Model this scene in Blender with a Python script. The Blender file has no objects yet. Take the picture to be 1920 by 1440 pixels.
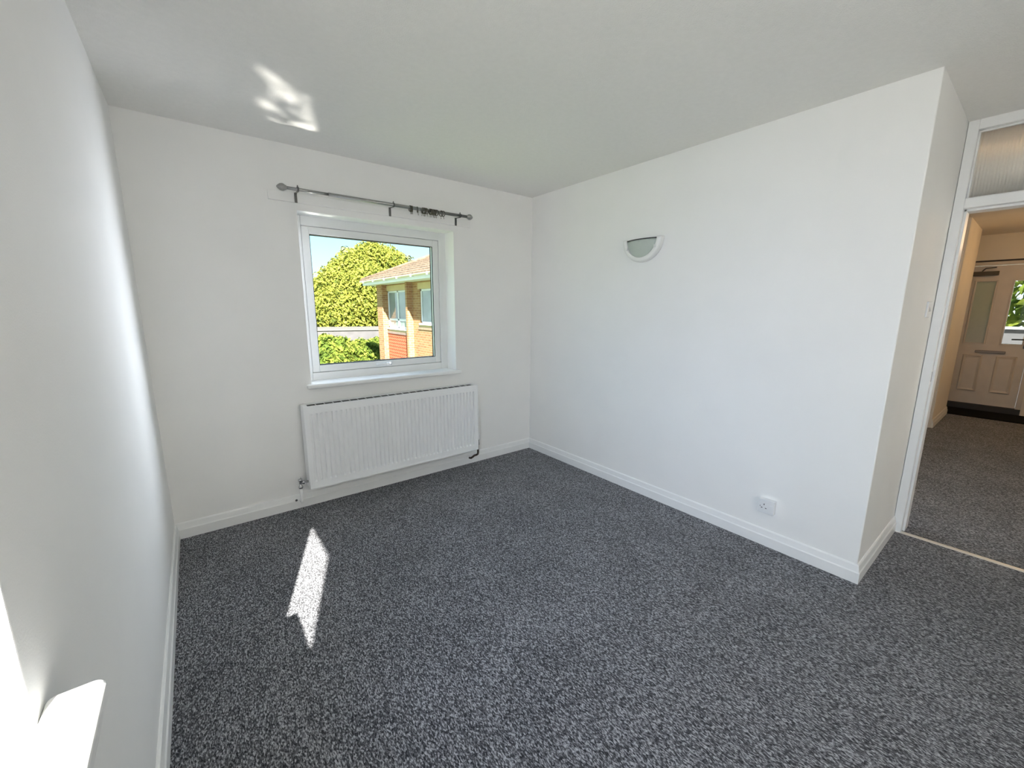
import bpy, bmesh, math, random
from mathutils import Vector, Matrix

random.seed(7)
SC = bpy.context.scene
COL = SC.collection

# ------------------------------------------------------------------ camera
CAM = Vector((-2.5945, -3.0588, 1.3993))
YAW, PITCH, ROLL, FPX = 0.658455, 0.183357, 0.004581, 765.27
fwd = Vector((math.sin(YAW)*math.cos(PITCH), math.cos(YAW)*math.cos(PITCH), -math.sin(PITCH)))
rgt = Vector((math.cos(YAW), -math.sin(YAW), 0)); up0 = rgt.cross(fwd)
r2 = rgt*math.cos(ROLL) + up0*math.sin(ROLL); u2 = up0*math.cos(ROLL) - rgt*math.sin(ROLL)
cd = bpy.data.cameras.new('camera'); cam = bpy.data.objects.new('camera', cd); COL.objects.link(cam)
cam.matrix_world = Matrix(((r2.x, u2.x, -fwd.x, CAM.x), (r2.y, u2.y, -fwd.y, CAM.y), (r2.z, u2.z, -fwd.z, CAM.z), (0, 0, 0, 1)))
cd.sensor_width = 36; cd.lens = FPX*36/1920; cd.clip_start = .02; cd.clip_end = 500
SC.camera = cam

# ------------------------------------------------------------------ view, world, sun, added window lamps
vs = SC.view_settings
vs.view_transform = 'Standard'; vs.look = 'None'; vs.gamma = 1; vs.exposure = 0.16; vs.use_curve_mapping = False
cy = SC.cycles
cy.max_bounces = 16; cy.diffuse_bounces = 9; cy.glossy_bounces = 6; cy.transmission_bounces = 12; cy.transparent_max_bounces = 24
cy.sample_clamp_indirect = 6

W = bpy.data.worlds.new('sky'); SC.world = W; W.use_nodes = True
nt = W.node_tree; N = nt.nodes; N.clear()
def nn(t, nodes=None, **k):
    n = (nodes or N).new(t)
    for a, b in k.items(): setattr(n, a, b)
    return n
out = nn('ShaderNodeOutputWorld'); bg = nn('ShaderNodeBackground'); tc = nn('ShaderNodeTexCoord'); sx = nn('ShaderNodeSeparateXYZ')
rp = nn('ShaderNodeValToRGB'); el = rp.color_ramp.elements
el[0].position = 0.0; el[0].color = (.80, .93, 1.0, 1)
el[1].position = 1.0; el[1].color = (.20, .46, .95, 1)
e = el.new(.16); e.color = (.45, .87, 1.02, 1)
nt.links.new(tc.outputs['Generated'], sx.inputs[0]); nt.links.new(sx.outputs['Z'], rp.inputs[0])
cl = nn('ShaderNodeTexNoise'); cl.inputs['Scale'].default_value = 2.6; cl.inputs['Detail'].default_value = 7
mp = nn('ShaderNodeMapping'); mp.inputs['Scale'].default_value = (1, 1, 2.2); mp.inputs['Location'].default_value = (.35, .1, .2)
nt.links.new(tc.outputs['Generated'], mp.inputs[0]); nt.links.new(mp.outputs[0], cl.inputs['Vector'])
cr = nn('ShaderNodeValToRGB'); cr.color_ramp.elements[0].position = .52; cr.color_ramp.elements[1].position = .66
nt.links.new(cl.outputs[0], cr.inputs[0])
mx = nn('ShaderNodeMix', data_type='RGBA'); mx.inputs['B'].default_value = (1.15, 1.17, 1.2, 1)
nt.links.new(cr.outputs[0], mx.inputs['Factor']); nt.links.new(rp.outputs[0], mx.inputs['A'])
nt.links.new(mx.outputs['Result'], bg.inputs[0]); bg.inputs[1].default_value = 1.4
nt.links.new(bg.outputs[0], out.inputs[0])

SUN = Vector((.2704, .7733, -.5736)).normalized()
sl = bpy.data.lights.new('sun', 'SUN'); sl.energy = 30; sl.angle = math.radians(.55); sl.color = (1, .955, .88)
so = bpy.data.objects.new('sun', sl); COL.objects.link(so)
so.rotation_euler = SUN.to_track_quat('-Z', 'Y').to_euler(); so.location = (-12, -30, 24)

def area(name, loc, direction, sx_, sy_, energy, color, portal=False, spread=math.pi):
    l = bpy.data.lights.new(name, 'AREA'); l.shape = 'RECTANGLE'; l.size = sx_; l.size_y = sy_; l.energy = energy; l.color = color
    l.spread = spread
    if portal: l.cycles.is_portal = True
    o = bpy.data.objects.new(name, l); COL.objects.link(o); o.location = loc
    o.rotation_euler = Vector(direction).to_track_quat('-Z', 'Z').to_euler()
    return o
# portals for the two windows, then fill lamps added to boost the daylight
area('portal_back_window', (-1.414, .30, 1.45), (0, -1, 0), 1.15, 1.15, 1, (1, 1, 1), portal=True)
area('portal_side_window', (-3.12, -2.895, 1.45), (1, 0, 0), 1.15, 1.15, 1, (1, 1, 1), portal=True)
area('daylight_fill_side', (-4.55, -3.75, 2.45), (1, .5, -.45), 2.8, 1.6, 175, (.56, .70, 1.0))  # added lamp, strengthens the sky light from the side window
area('daylight_fill_back', (.75, 1.1, 1.75), (-.86, -.5, -.12), 1.6, 1.7, 300, (.83, .89, 1.0))  # added lamp out of view, brightens the left wall
area('daylight_fill_side_low', (-3.16, -2.895, 1.45), (1, 0, -.05), 1.15, 1.13, 7, (1.0, .97, .95))  # added lamp, lifts the ceiling and right wall

# added spot lamp with a noise mask imitates a sun reflection on the ceiling
gl0 = bpy.data.lights.new('glint_spot', 'SPOT'); gl0.energy = 2600; gl0.color = (1, .95, .86); gl0.spot_size = math.radians(11); gl0.spot_blend = .25; gl0.shadow_soft_size = .03
go0 = bpy.data.objects.new('glint_spot', gl0); COL.objects.link(go0); go0.location = (.25, 3.3, -2.35)
go0.rotation_euler = (Vector((-2.07, -.47, 2.40))-go0.location).to_track_quat('-Z', 'Y').to_euler()
gl0.use_nodes = True; gt_ = gl0.node_tree; gn = gt_.nodes; ge = gn['Emission']
gc = gn.new('ShaderNodeTexCoord'); gm = gn.new('ShaderNodeMapping'); gm.inputs['Scale'].default_value = (70, 34, 30); gm.inputs['Rotation'].default_value = (0, 0, .5)
gz = gn.new('ShaderNodeTexNoise'); gz.inputs['Scale'].default_value = 1.0; gz.inputs['Detail'].default_value = 2; gz.inputs['Distortion'].default_value = 1.2
gr0 = gn.new('ShaderNodeValToRGB'); gr0.color_ramp.elements[0].position = .47; gr0.color_ramp.elements[1].position = .62
gt_.links.new(gc.outputs['Normal'], gm.inputs[0]); gt_.links.new(gm.outputs[0], gz.inputs['Vector']); gt_.links.new(gz.outputs[0], gr0.inputs[0]); 
gs = gn.new('ShaderNodeMapping'); gs.inputs['Scale'].default_value = (1/.021, 1/.056, 0); gs.inputs['Rotation'].default_value = (0, 0, 0)
gl1 = gn.new('ShaderNodeVectorMath'); gl1.operation = 'LENGTH'
gr1 = gn.new('ShaderNodeMapRange'); gr1.inputs['From Min'].default_value = .75; gr1.inputs['From Max'].default_value = 1.0; gr1.inputs['To Min'].default_value = 1; gr1.inputs['To Max'].default_value = 0
gmul = gn.new('ShaderNodeMath'); gmul.operation = 'MULTIPLY'
gvr = gn.new('ShaderNodeVectorRotate'); gvr.rotation_type = 'Z_AXIS'; gvr.inputs['Angle'].default_value = .34
gt_.links.new(gc.outputs['Normal'], gvr.inputs['Vector']); gt_.links.new(gvr.outputs[0], gs.inputs[0]); gt_.links.new(gs.outputs[0], gl1.inputs[0]); gt_.links.new(gl1.outputs['Value'], gr1.inputs['Value'])
gt_.links.new(gr1.outputs[0], gmul.inputs[0]); gt_.links.new(gr0.outputs[0], gmul.inputs[1]); gt_.links.new(gmul.outputs[0], ge.inputs['Strength'])

# ------------------------------------------------------------------ mesh helpers
class MB:
    def __init__(s): s.v = []; s.f = []; s.sm = []
    def add(s, vs_, fs, smooth=False):
        o = len(s.v); s.v += [tuple(map(float, p)) for p in vs_]
        for f in fs: s.f.append([i+o for i in f]); s.sm.append(smooth)
        return s
    def box(s, a, b):
        (x0, y0, z0), (x1, y1, z1) = [min(p, q) for p, q in zip(a, b)], [max(p, q) for p, q in zip(a, b)]
        return s.add([(x0,y0,z0),(x1,y0,z0),(x1,y1,z0),(x0,y1,z0),(x0,y0,z1),(x1,y0,z1),(x1,y1,z1),(x0,y1,z1)],
                     [(0,3,2,1),(4,5,6,7),(0,1,5,4),(1,2,6,5),(2,3,7,6),(3,0,4,7)])
    def prism(s, poly, axis, a, b, smooth=False):
        """poly of 2-D points swept along axis from a to b. axis 0: (y,z), 1: (x,z), 2: (x,y)"""
        def P(q, t): return {0: (t, q[0], q[1]), 1: (q[0], t, q[1]), 2: (q[0], q[1], t)}[axis]
        n = len(poly)
        o = len(s.v); s.v += [P(q, a) for q in poly] + [P(q, b) for q in poly]
        ar = sum(poly[i][0]*poly[(i+1) % n][1]-poly[(i+1) % n][0]*poly[i][1] for i in range(n))
        flip = (ar > 0) != (b > a)
        if axis == 1: flip = not flip
        fs = [(list(range(n))[::-1], False), (list(range(n, 2*n)), False)] + [([i, (i+1) % n, n+(i+1) % n, n+i], smooth) for i in range(n)]
        for f, sm in fs:
            s.f.append([k+o for k in (f[::-1] if flip else f)]); s.sm.append(sm)
        return s
    def tube(s, path, r, n=10, cap=True):
        pts = [Vector(p) for p in path]; rings = []
        rr = r if isinstance(r, (list, tuple)) else [r]*len(pts)
        prev = None
        for i, p in enumerate(pts):
            t = (pts[min(i+1, len(pts)-1)]-pts[max(i-1, 0)]).normalized()
            if prev is None:
                a = Vector((0, 0, 1)) if abs(t.z) < .9 else Vector((1, 0, 0))
                x = t.cross(a).normalized()
            else: x = (prev - t*prev.dot(t)).normalized()
            prev = x; y = t.cross(x)
            rings.append([p+(x*math.cos(2*math.pi*k/n)+y*math.sin(2*math.pi*k/n))*rr[i] for k in range(n)])
        o = len(s.v); s.v += [tuple(q) for rg in rings for q in rg]
        for i in range(len(pts)-1):
            for k in range(n):
                s.f.append([o+i*n+k, o+i*n+(k+1) % n, o+(i+1)*n+(k+1) % n, o+(i+1)*n+k]); s.sm.append(True)
        if cap:
            s.f.append([o+k for k in range(n)][::-1]); s.sm.append(False)
            e_ = o+(len(pts)-1)*n; s.f.append([e_+k for k in range(n)]); s.sm.append(False)
        return s
    def build(s, name, m, parent=None, bevel=0, seg=2, loc=None):
        me = bpy.data.meshes.new(name)
        v = s.v
        if loc is not None: v = [(p[0]-loc[0], p[1]-loc[1], p[2]-loc[2]) for p in s.v]
        me.from_pydata(v, [], s.f); me.update()
        for p, q in zip(me.polygons, s.sm): p.use_smooth = q
        bm = bmesh.new(); bm.from_mesh(me); bmesh.ops.recalc_face_normals(bm, faces=bm.faces); bm.to_mesh(me); bm.free()
        if m: me.materials.append(m)
        o = bpy.data.objects.new(name, me); COL.objects.link(o)
        if loc is not None: o.location = loc
        if parent:
            o.parent = parent
            if loc is None: o.location = -parent.location
        if bevel:
            b = o.modifiers.new('bevel', 'BEVEL'); b.width = bevel; b.segments = seg; b.limit_method = 'ANGLE'; b.angle_limit = math.radians(40)
            b.harden_normals = False
        return o
def tag(o, label, cat, kind=None, group=None):
    o['label'] = label; o['category'] = cat
    if kind: o['kind'] = kind
    if group: o['group'] = group
    return o
def empty(name, loc, label, cat, kind=None, group=None):
    o = bpy.data.objects.new(name, None); COL.objects.link(o); o.location = loc; o.empty_display_size = .1
    return tag(o, label, cat, kind, group)
def child(mb, name, m, parent, bevel=0, seg=2): return mb.build(name, m, parent, bevel, seg)
def copy_part(src, parent, offset=(0, 0, 0)):
    c = src.copy(); COL.objects.link(c); c.parent = parent; c.location = Vector(src.location)+Vector(offset); return c

# ------------------------------------------------------------------ materials
MATS = {}
def mat(name, col, rough=.5, metal=0, spec=.5, var=0, vscale=8, bump=0, bscale=200, bdetail=3, coat=0):
    m = bpy.data.materials.new(name); m.use_nodes = True; t = m.node_tree; n = t.nodes; b = n['Principled BSDF']
    b.inputs['Base Color'].default_value = (*col, 1); b.inputs['Roughness'].default_value = rough
    b.inputs['Metallic'].default_value = metal; b.inputs['Specular IOR Level'].default_value = spec
    if coat: b.inputs['Coat Weight'].default_value = coat
    g = n.new('ShaderNodeNewGeometry')
    if var:
        z = n.new('ShaderNodeTexNoise'); z.inputs['Scale'].default_value = vscale; z.inputs['Detail'].default_value = 4
        t.links.new(g.outputs['Position'], z.inputs['Vector'])
        r = n.new('ShaderNodeValToRGB')
        r.color_ramp.elements[0].position = .3; r.color_ramp.elements[1].position = .7
        r.color_ramp.elements[0].color = (*[c*(1-var) for c in col], 1); r.color_ramp.elements[1].color = (*[min(1, c*(1+var)) for c in col], 1)
        t.links.new(z.outputs[0], r.inputs[0]); t.links.new(r.outputs[0], b.inputs['Base Color'])
    if bump:
        z = n.new('ShaderNodeTexNoise'); z.inputs['Scale'].default_value = bscale; z.inputs['Detail'].default_value = bdetail
        t.links.new(g.outputs['Position'], z.inputs['Vector'])
        bp = n.new('ShaderNodeBump'); bp.inputs['Strength'].default_value = bump; bp.inputs['Distance'].default_value = .004
        t.links.new(z.outputs[0], bp.inputs['Height']); t.links.new(bp.outputs[0], b.inputs['Normal'])
    MATS[name] = m
    return m
paint = mat('wall_paint', (.872, .868, .855), .55, spec=.3, var=.012, vscale=3, bump=.10, bscale=260)
ceilp = mat('ceiling_paint', (.875, .865, .84), .8, spec=.15, var=.015, vscale=40, bump=.45, bscale=170, bdetail=5)
gloss = mat('white_gloss_paint', (.86, .865, .86), .3, spec=.5, var=.01, vscale=20)
upvc = mat('white_upvc', (.80, .81, .81), .28, spec=.5, var=.01, vscale=12)
enamel = mat('radiator_enamel', (.90, .91, .92), .28, spec=.5, var=.008, vscale=15)
gasket = mat('black_rubber', (.02, .022, .025), .5, var=.1)
steel = mat('brushed_steel', (.36, .36, .35), .32, metal=1, var=.06, vscale=60)
dsteel = mat('dark_steel', (.16, .16, .155), .38, metal=1, var=.08, vscale=60)
chrome = mat('chrome', (.55, .55, .55), .12, metal=1, var=.02)
copper = mat('dull_copper', (.10, .075, .06), .4, metal=.7, var=.25, vscale=60)
plastic = mat('white_plastic', (.82, .825, .83), .35, var=.008, vscale=30)
dark = mat('dark_recess', (.035, .036, .036), .7, var=.1)
black = mat('black_mat_rubber', (.006, .006, .006), .9, spec=.1, var=.2, vscale=80, bump=.3, bscale=300)
doorp = mat('cream_door', (.62, .57, .50), .4, var=.03, vscale=10)
hallp = mat('hall_paint', (.78, .73, .64), .7, spec=.2, var=.02, vscale=4, bump=.1, bscale=260)
ceram = mat('white_ceramic', (.80, .80, .78), .35, var=.01)

def carpet_mat(name, tint):
    m = bpy.data.materials.new(name); m.use_nodes = True; t = m.node_tree; n = t.nodes; b = n['Principled BSDF']
    g = n.new('ShaderNodeNewGeometry')
    mp1 = n.new('ShaderNodeMapping'); mp1.inputs['Scale'].default_value = (1.0, .42, 1)
    t.links.new(g.outputs['Position'], mp1.inputs[0])
    a = n.new('ShaderNodeTexNoise'); a.inputs['Scale'].default_value = 235; a.inputs['Detail'].default_value = 3; a.inputs['Roughness'].default_value = .7
    t.links.new(mp1.outputs[0], a.inputs['Vector'])
    v = n.new('ShaderNodeTexVoronoi'); v.inputs['Scale'].default_value = 270; t.links.new(mp1.outputs[0], v.inputs['Vector'])
    big = n.new('ShaderNodeTexNoise'); big.inputs['Scale'].default_value = 3.5; big.inputs['Detail'].default_value = 3; t.links.new(g.outputs['Position'], big.inputs['Vector'])
    s1 = n.new('ShaderNodeMath'); s1.operation = 'MULTIPLY_ADD'; s1.inputs[1].default_value = .32
    sep = n.new('ShaderNodeSeparateColor'); t.links.new(v.outputs['Color'], sep.inputs[0])
    t.links.new(sep.outputs[0], s1.inputs[0]); t.links.new(a.outputs[0], s1.inputs[2])
    s2 = n.new('ShaderNodeMath'); s2.operation = 'MULTIPLY_ADD'; s2.inputs[1].default_value = .10
    t.links.new(big.outputs[0], s2.inputs[0]); t.links.new(s1.outputs[0], s2.inputs[2])
    r = n.new('ShaderNodeValToRGB'); e_ = r.color_ramp.elements
    e_[0].position = .53; e_[0].color = (.014*tint[0], .0145*tint[1], .018*tint[2], 1)
    e_[1].position = .91; e_[1].color = (.48*tint[0], .485*tint[1], .52*tint[2], 1)
    k = e_.new(.72); k.color = (.112*tint[0], .115*tint[1], .128*tint[2], 1)
    t.links.new(s2.outputs[0], r.inputs[0]); t.links.new(r.outputs[0], b.inputs['Base Color'])
    bp = n.new('ShaderNodeBump'); bp.inputs['Strength'].default_value = .9; bp.inputs['Distance'].default_value = .006
    t.links.new(a.outputs[0], bp.inputs['Height']); t.links.new(bp.outputs[0], b.inputs['Normal'])
    b.inputs['Roughness'].default_value = .95; b.inputs['Specular IOR Level'].default_value = .1
    b.inputs['Sheen Weight'].default_value = .15
    return m
carpet = carpet_mat('charcoal_carpet', (1, 1, 1))

def pane_mat(name, tint=(.97, .985, .985), refl=.05, rough=0.0):
    m = bpy.data.materials.new(name); m.use_nodes = True; t = m.node_tree; n = t.nodes; n.clear()
    o = n.new('ShaderNodeOutputMaterial'); x = n.new('ShaderNodeMixShader'); tr = n.new('ShaderNodeBsdfTransparent'); gl = n.new('ShaderNodeBsdfGlossy')
    tr.inputs[0].default_value = (*tint, 1); gl.inputs['Roughness'].default_value = rough
    lw = n.new('ShaderNodeLayerWeight'); lw.inputs[0].default_value = refl*5
    ma = n.new('ShaderNodeMath'); ma.operation = 'MULTIPLY'; ma.inputs[1].default_value = .35
    t.links.new(lw.outputs['Fresnel'], ma.inputs[0]); t.links.new(ma.outputs[0], x.inputs[0])
    t.links.new(tr.outputs[0], x.inputs[1]); t.links.new(gl.outputs[0], x.inputs[2]); t.links.new(x.outputs[0], o.inputs[0])
    return m
glass = pane_mat('window_glass')
def frosted(name, col, rough, trans):
    m = mat(name, col, rough, var=.02, vscale=30); b = m.node_tree.nodes['Principled BSDF']
    b.inputs['Transmission Weight'].default_value = trans; b.inputs['IOR'].default_value = 1.3
    return m
reeded = frosted('reeded_glass', (.95, .94, .90), .40, .62)
obscure = frosted('obscure_glass', (.50, .50, .42), .5, .35)
lampglass = mat('sea_green_glass', (.47, .52, .48), .3, spec=.4, var=.02, vscale=20)

def fill_blind_mat():  # translucent cloth of the added blinds that spread sunlight indoors
    m = bpy.data.materials.new('fill_blind_fabric'); m.use_nodes = True; t = m.node_tree; n = t.nodes; n.clear()
    o = n.new('ShaderNodeOutputMaterial'); x = n.new('ShaderNodeMixShader'); d = n.new('ShaderNodeBsdfDiffuse'); tr = n.new('ShaderNodeBsdfTranslucent'); x.inputs[0].default_value = .58
    d.inputs[0].default_value = (.88, .88, .86, 1); tr.inputs[0].default_value = (.94, .93, .92, 1)
    t.links.new(d.outputs[0], x.inputs[1]); t.links.new(tr.outputs[0], x.inputs[2]); t.links.new(x.outputs[0], o.inputs[0])
    return m
fill_blindm = fill_blind_mat()

# ------------------------------------------------------------------ room shell
H, XL, XR, L, YB = 2.40, -2.818, 0.0, 2.644, -4.70
TH = .267
WX0, WX1, WZ0, WZ1 = -1.988, -.840, .862, 2.014        # back window opening
SY0, SY1, SZ0, SZ1 = -3.470, -2.320, .842, 2.014       # side window opening
DX = .835                                              # room face of the door frame

def wall_hole(name, axis, p, th, a0, a1, z0, z1, h0, h1, hz0, hz1, m):
    """wall on plane axis=p, thickness th (signed), with one opening h0..h1 x hz0..hz1"""
    A = [a0, h0, h1, a1]; Z = [z0, hz0, hz1, z1]; mb = MB()
    def P(a, z, d): return (p+d, a, z) if axis == 0 else (a, p+d, z)
    for d in (0, th):
        for i in range(3):
            for j in range(3):
                if i == 1 and j == 1: continue
                mb.add([P(A[i], Z[j], d), P(A[i+1], Z[j], d), P(A[i+1], Z[j+1], d), P(A[i], Z[j+1], d)], [(0, 1, 2, 3)])
    for (q0, q1) in (((h0, hz0), (h1, hz0)), ((h1, hz0), (h1, hz1)), ((h1, hz1), (h0, hz1)), ((h0, hz1), (h0, hz0)),
                     ((a0, z0), (a1, z0)), ((a1, z0), (a1, z1)), ((a1, z1), (a0, z1)), ((a0, z1), (a0, z0))):
        mb.add([P(*q0, 0), P(*q1, 0), P(*q1, th), P(*q0, th)], [(0, 1, 2, 3)])
    o = mb.build(name, m)
    bm = bmesh.new(); bm.from_mesh(o.data); bmesh.ops.remove_doubles(bm, verts=bm.verts, dist=1e-5)
    bmesh.ops.recalc_face_normals(bm, faces=bm.faces); bm.to_mesh(o.data); bm.free()
    b = o.modifiers.new('bevel', 'BEVEL'); b.width = .004; b.segments = 3; b.limit_method = 'ANGLE'; b.angle_limit = math.radians(40)
    return o
tag(wall_hole('wall_back', 1, 0, TH, XL-TH+.01, .15, -.2, 2.6, WX0, WX1, WZ0, WZ1, paint), 'white painted wall holding the window above the radiator', 'wall', 'structure')
tag(wall_hole('wall_left', 0, XL, -TH, YB-.2, .25, -.2, 2.6, SY0, SY1, SZ0, SZ1, paint), 'white side wall with the sunlit sill beside the camera', 'wall', 'structure')
tag(MB().prism([(0, .12), (0, -L), (.99, -L), (.99, -L+.12), (.12, -L+.12), (.12, .12)], 2, -.2, 2.6).build('wall_right', paint, bevel=.006, seg=3),
    'plain white wall with the wall light, turning the corner towards the doorway', 'wall', 'structure')
BX0, BX1, BZ0, BZ1 = -2.70, -1.15, .55, 2.14
tag(wall_hole('wall_rear', 1, YB, -.2, XL-.1, 1.1, -.2, 2.6, BX0, BX1, BZ0, BZ1, paint), 'white wall behind the camera with an opening added for light', 'wall', 'structure')
bl = empty('fill_blind_rear', ((BX0+BX1)/2, YB-.06, BZ0), 'unseen white roller blind added behind the camera to light the room', 'blind')  # unseen blind and opening added so sunlit cloth fills the room
child(MB().box((BX0, YB-.062, BZ0), (BX1, YB-.060, BZ1)), 'fabric', fill_blindm, bl)
child(MB().tube([(BX0+.01, YB-.06, BZ1-.03), (BX1-.01, YB-.06, BZ1-.03)], .022, 12), 'roller', plastic, bl)
child(MB().tube([(BX0+.01, YB-.06, BZ0+.012), (BX1-.01, YB-.06, BZ0+.012)], .010, 8), 'bottom_bar', plastic, bl)
tag(MB().box((DX+.02, YB-.1, -.2), (.99, -3.50, 2.6)).build('wall_doorway', paint), 'white wall past the far jamb of the open doorway', 'wall', 'structure')
tag(MB().box((XL-.1, YB-.1, H), (.99, .12, H+.2)).build('ceiling', ceilp), 'white stippled ceiling of the empty bedroom', 'ceiling', 'structure')
tag(MB().box((XL-.1, YB-.1, -.2), (DX+.03, .12, 0)).build('floor', carpet), 'charcoal flecked carpet covering the bedroom floor', 'floor', 'structure')

# baseboards: chamfered skirting, profile (distance from wall, height)
SK = [(0, 0), (.018, 0), (.018, .058), (.014, .064), (.009, .094), (.004, .100), (0, .100)]
def skirt(name, axis, p, sgn, a, b, label, m=gloss, ma=0, mb_=0):
    mb = MB(); n = len(SK)
    def P(d, z, t): return (p+sgn*d, t, z) if axis == 0 else (t, p+sgn*d, z)
    mb.add([P(d, z, a+ma*d) for d, z in SK]+[P(d, z, b+mb_*d) for d, z in SK],
           [tuple(range(n)), tuple(range(n, 2*n))]+[(i, (i+1) % n, n+(i+1) % n, n+i) for i in range(n)])
    return tag(mb.build(name, m), label, 'baseboard', 'structure')
skirt('baseboard_back', 1, 0, -1, XL, 0, 'white skirting board running behind the radiator')
skirt('baseboard_left', 0, XL, 1, YB, 0, 'white skirting board along the sunlit side wall')
skirt('baseboard_right', 0, 0, -1, -L, 0, 'white skirting board under the wall light and socket', ma=-1)
skirt('baseboard_return', 1, -L, -1, 0, DX, 'short white skirting board between wall corner and door frame', ma=-1)
skirt('baseboard_rear', 1, YB, 1, XL, .85, 'white skirting board behind the camera')
skirt('baseboard_doorway', 0, DX+.02, -1, YB, -3.53, 'white skirting board past the far door jamb')

# ------------------------------------------------------------------ windows
def window(name, label, axis, p, a0, a1, z0, z1, inward, handle=True, far_end=0, pane_label=None):
    """frame set in a wall opening. axis 1: wall plane y=p, room towards -y; axis 0: wall plane x=p, room towards +x"""
    def V(a, d, z): return (a, p+d, z) if axis == 1 else (p-d, a, z)      # d = depth into the wall
    c = ((a0+a1)/2, z0)
    root = empty(name, V(c[0], .16, z0), label, 'window', 'structure')
    def bx(nm, A0, A1, d0, d1, Z0, Z1, m, par=None, bev=.003):
        return MB().box(V(A0, d0, Z0), V(A1, d1, Z1)).build(nm, m, par or root, bev)
    F, S = .062, .050
    D0, D1 = .145, .215
    zb = z0+.010
    # fixed outer frame: two jambs, head, bottom rail
    bx('frame_jamb', a0-.005, a0+F-.02, D0, D1, zb, z1+.005, upvc); bx('frame_jamb', a1-F, a1+.005, D0, D1, zb, z1+.005, upvc)
    bx('frame_head', a0+F-.02, a1-F, D0, D1, z1-F, z1+.005, upvc); bx('frame_rail', a0+F-.02, a1-F, D0, D1, zb, z0+.068, upvc)
    # sash
    b0, b1, y0, y1 = a0+F-.018, a1-F-.002, z0+.070, z1-F-.002
    sash = MB()
    sash.box(V(b0, D0+.006, y0), V(b0+S, D1-.005, y1)); sash.box(V(b1-S, D0+.006, y0), V(b1, D1-.005, y1))
    sash.box(V(b0+S, D0+.006, y1-S), V(b1-S, D1-.005, y1)); sash.box(V(b0+S, D0+.006, y0), V(b1-S, D1-.005, y0+S))
    so_ = sash.build('sash', upvc, root, .004)
    g = MB()
    for k in (0, 1):
        d0 = D0+.012+k*.034
        w = .004
        for (A0, A1, Z0, Z1) in ((b0+S, b0+S+w, y0+S, y1-S), (b1-S-w, b1-S, y0+S, y1-S), (b0+S, b1-S, y1-S-w, y1-S), (b0+S, b1-S, y0+S, y0+S+w)):
            g.box(V(A0, d0, Z0), V(A1, d0+.010, Z1))
    gk = g.build('gasket', gasket, so_); gk.location = (0, 0, 0)
    pn = MB().add([V(b0+S, D0+.03, y0+S), V(b1-S, D0+.03, y0+S), V(b1-S, D0+.03, y1-S), V(b0+S, D0+.03, y1-S)], [(0, 1, 2, 3)]).build('pane', glass, so_)
    pn.location = (0, 0, 0)
    for k in (0, 1):   # dark lines between frame and sash
        pass
    if handle:
        hx = a0+.50*(a1-a0)+.03
        hb = MB().box(V(hx-.015, D0-.006, y0+.010), V(hx+.032, D0+.008, y0+.040)).build('handle', plastic, root, .004)
        lv = MB().tube([V(hx+.008, D0-.006, y0+.026), V(hx+.008, D0-.028, y0+.026), V(hx-.02, D0-.034, y0+.027), V(hx-.105, D0-.034, y0+.030)], [.010, .010, .010, .007], 10).build('lever', plastic, hb)
        lv.location = (0, 0, 0)
        kb = MB().tube([V(hx+.020, D0-.004, y0+.020), V(hx+.020, D0-.009, y0+.020)], .007, 10).build('key_hole', dark, hb); kb.location = (0, 0, 0)
    return root
window('window_1', 'white framed single window looking out over trees and brick flats', 1, 0, WX0, WX1, WZ0, WZ1, 1)
window('window_2', 'white framed window in the side wall beside the camera', 0, XL, SY0, SY1, SZ0, SZ1, 1, handle=True)
def sill(name, label, axis, p, a0, a1, zt, th, nose, ear):
    r = .014; pl = [(a0+.004, -.150), (a0+.004, 0), (a0-ear, 0)]          # plan: (along the wall, out from the wall)
    for k in range(5): t = math.pi-math.pi/2*k/4; pl.append((a0-ear+r+r*math.cos(t), nose-r+r*math.sin(t)))
    for k in range(5): t = math.pi/2-math.pi/2*k/4; pl.append((a1+ear-r+r*math.cos(t), nose-r+r*math.sin(t)))
    pl += [(a1+ear, 0), (a1-.004, 0), (a1-.004, -.150)]
    poly = [(a, p-d) for a, d in pl] if axis == 1 else [(p+d, a) for a, d in pl]
    return tag(MB().prism(poly, 2, zt-th, zt).build(name, gloss, bevel=.011, seg=4), label, 'window sill', 'structure')
sill('trim_1', 'white window sill above the radiator', 1, 0, WX0, WX1, WZ0+.014, .032, .042, .035)
sill('trim_2', 'sunlit white window sill at the side wall', 0, XL, SY0, SY1, SZ0+.014, .034, .064, .050)
tag(MB().box((-2.147, -.016, 2.058), (-.683, 0, 2.116)).build('trim_3', paint, bevel=.003), 'white painted batten behind the curtain pole', 'batten', 'structure')

# ------------------------------------------------------------------ door frame to the hall
dr = empty('door_1', (DX, -3.07, 0), 'white open doorway with a reeded glass light above it', 'doorway', 'structure')
J0, J1 = -L-.002, -3.515
JW = .042
for (a, b) in ((J0-JW, J0), (J1, J1+JW)):
    child(MB().box((DX, a, 0), (DX+.14, b, H)), 'jamb', gloss, dr, .003)
child(MB().box((DX+.045, J0-JW-.012, 0), (DX+.14, J0-JW, 1.955)), 'door_stop', gloss, dr, .002)
child(MB().box((DX+.045, J1+JW, 0), (DX+.14, J1+JW+.012, 1.955)), 'door_stop', gloss, dr, .002)
child(MB().box((DX, J1+JW, 1.952), (DX+.14, J0-JW, 2.004)), 'transom_rail', gloss, dr, .003)
child(MB().box((DX+.045, J1+JW, 1.940), (DX+.14, J0-JW, 1.953)), 'door_stop', gloss, dr, .002)
child(MB().box((DX, J1+JW, 2.350), (DX+.14, J0-JW, H)), 'head_rail', gloss, dr, .003)
bead = MB()
g0, g1, gz0, gz1 = J1+JW, J0-JW, 2.004, 2.350
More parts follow.
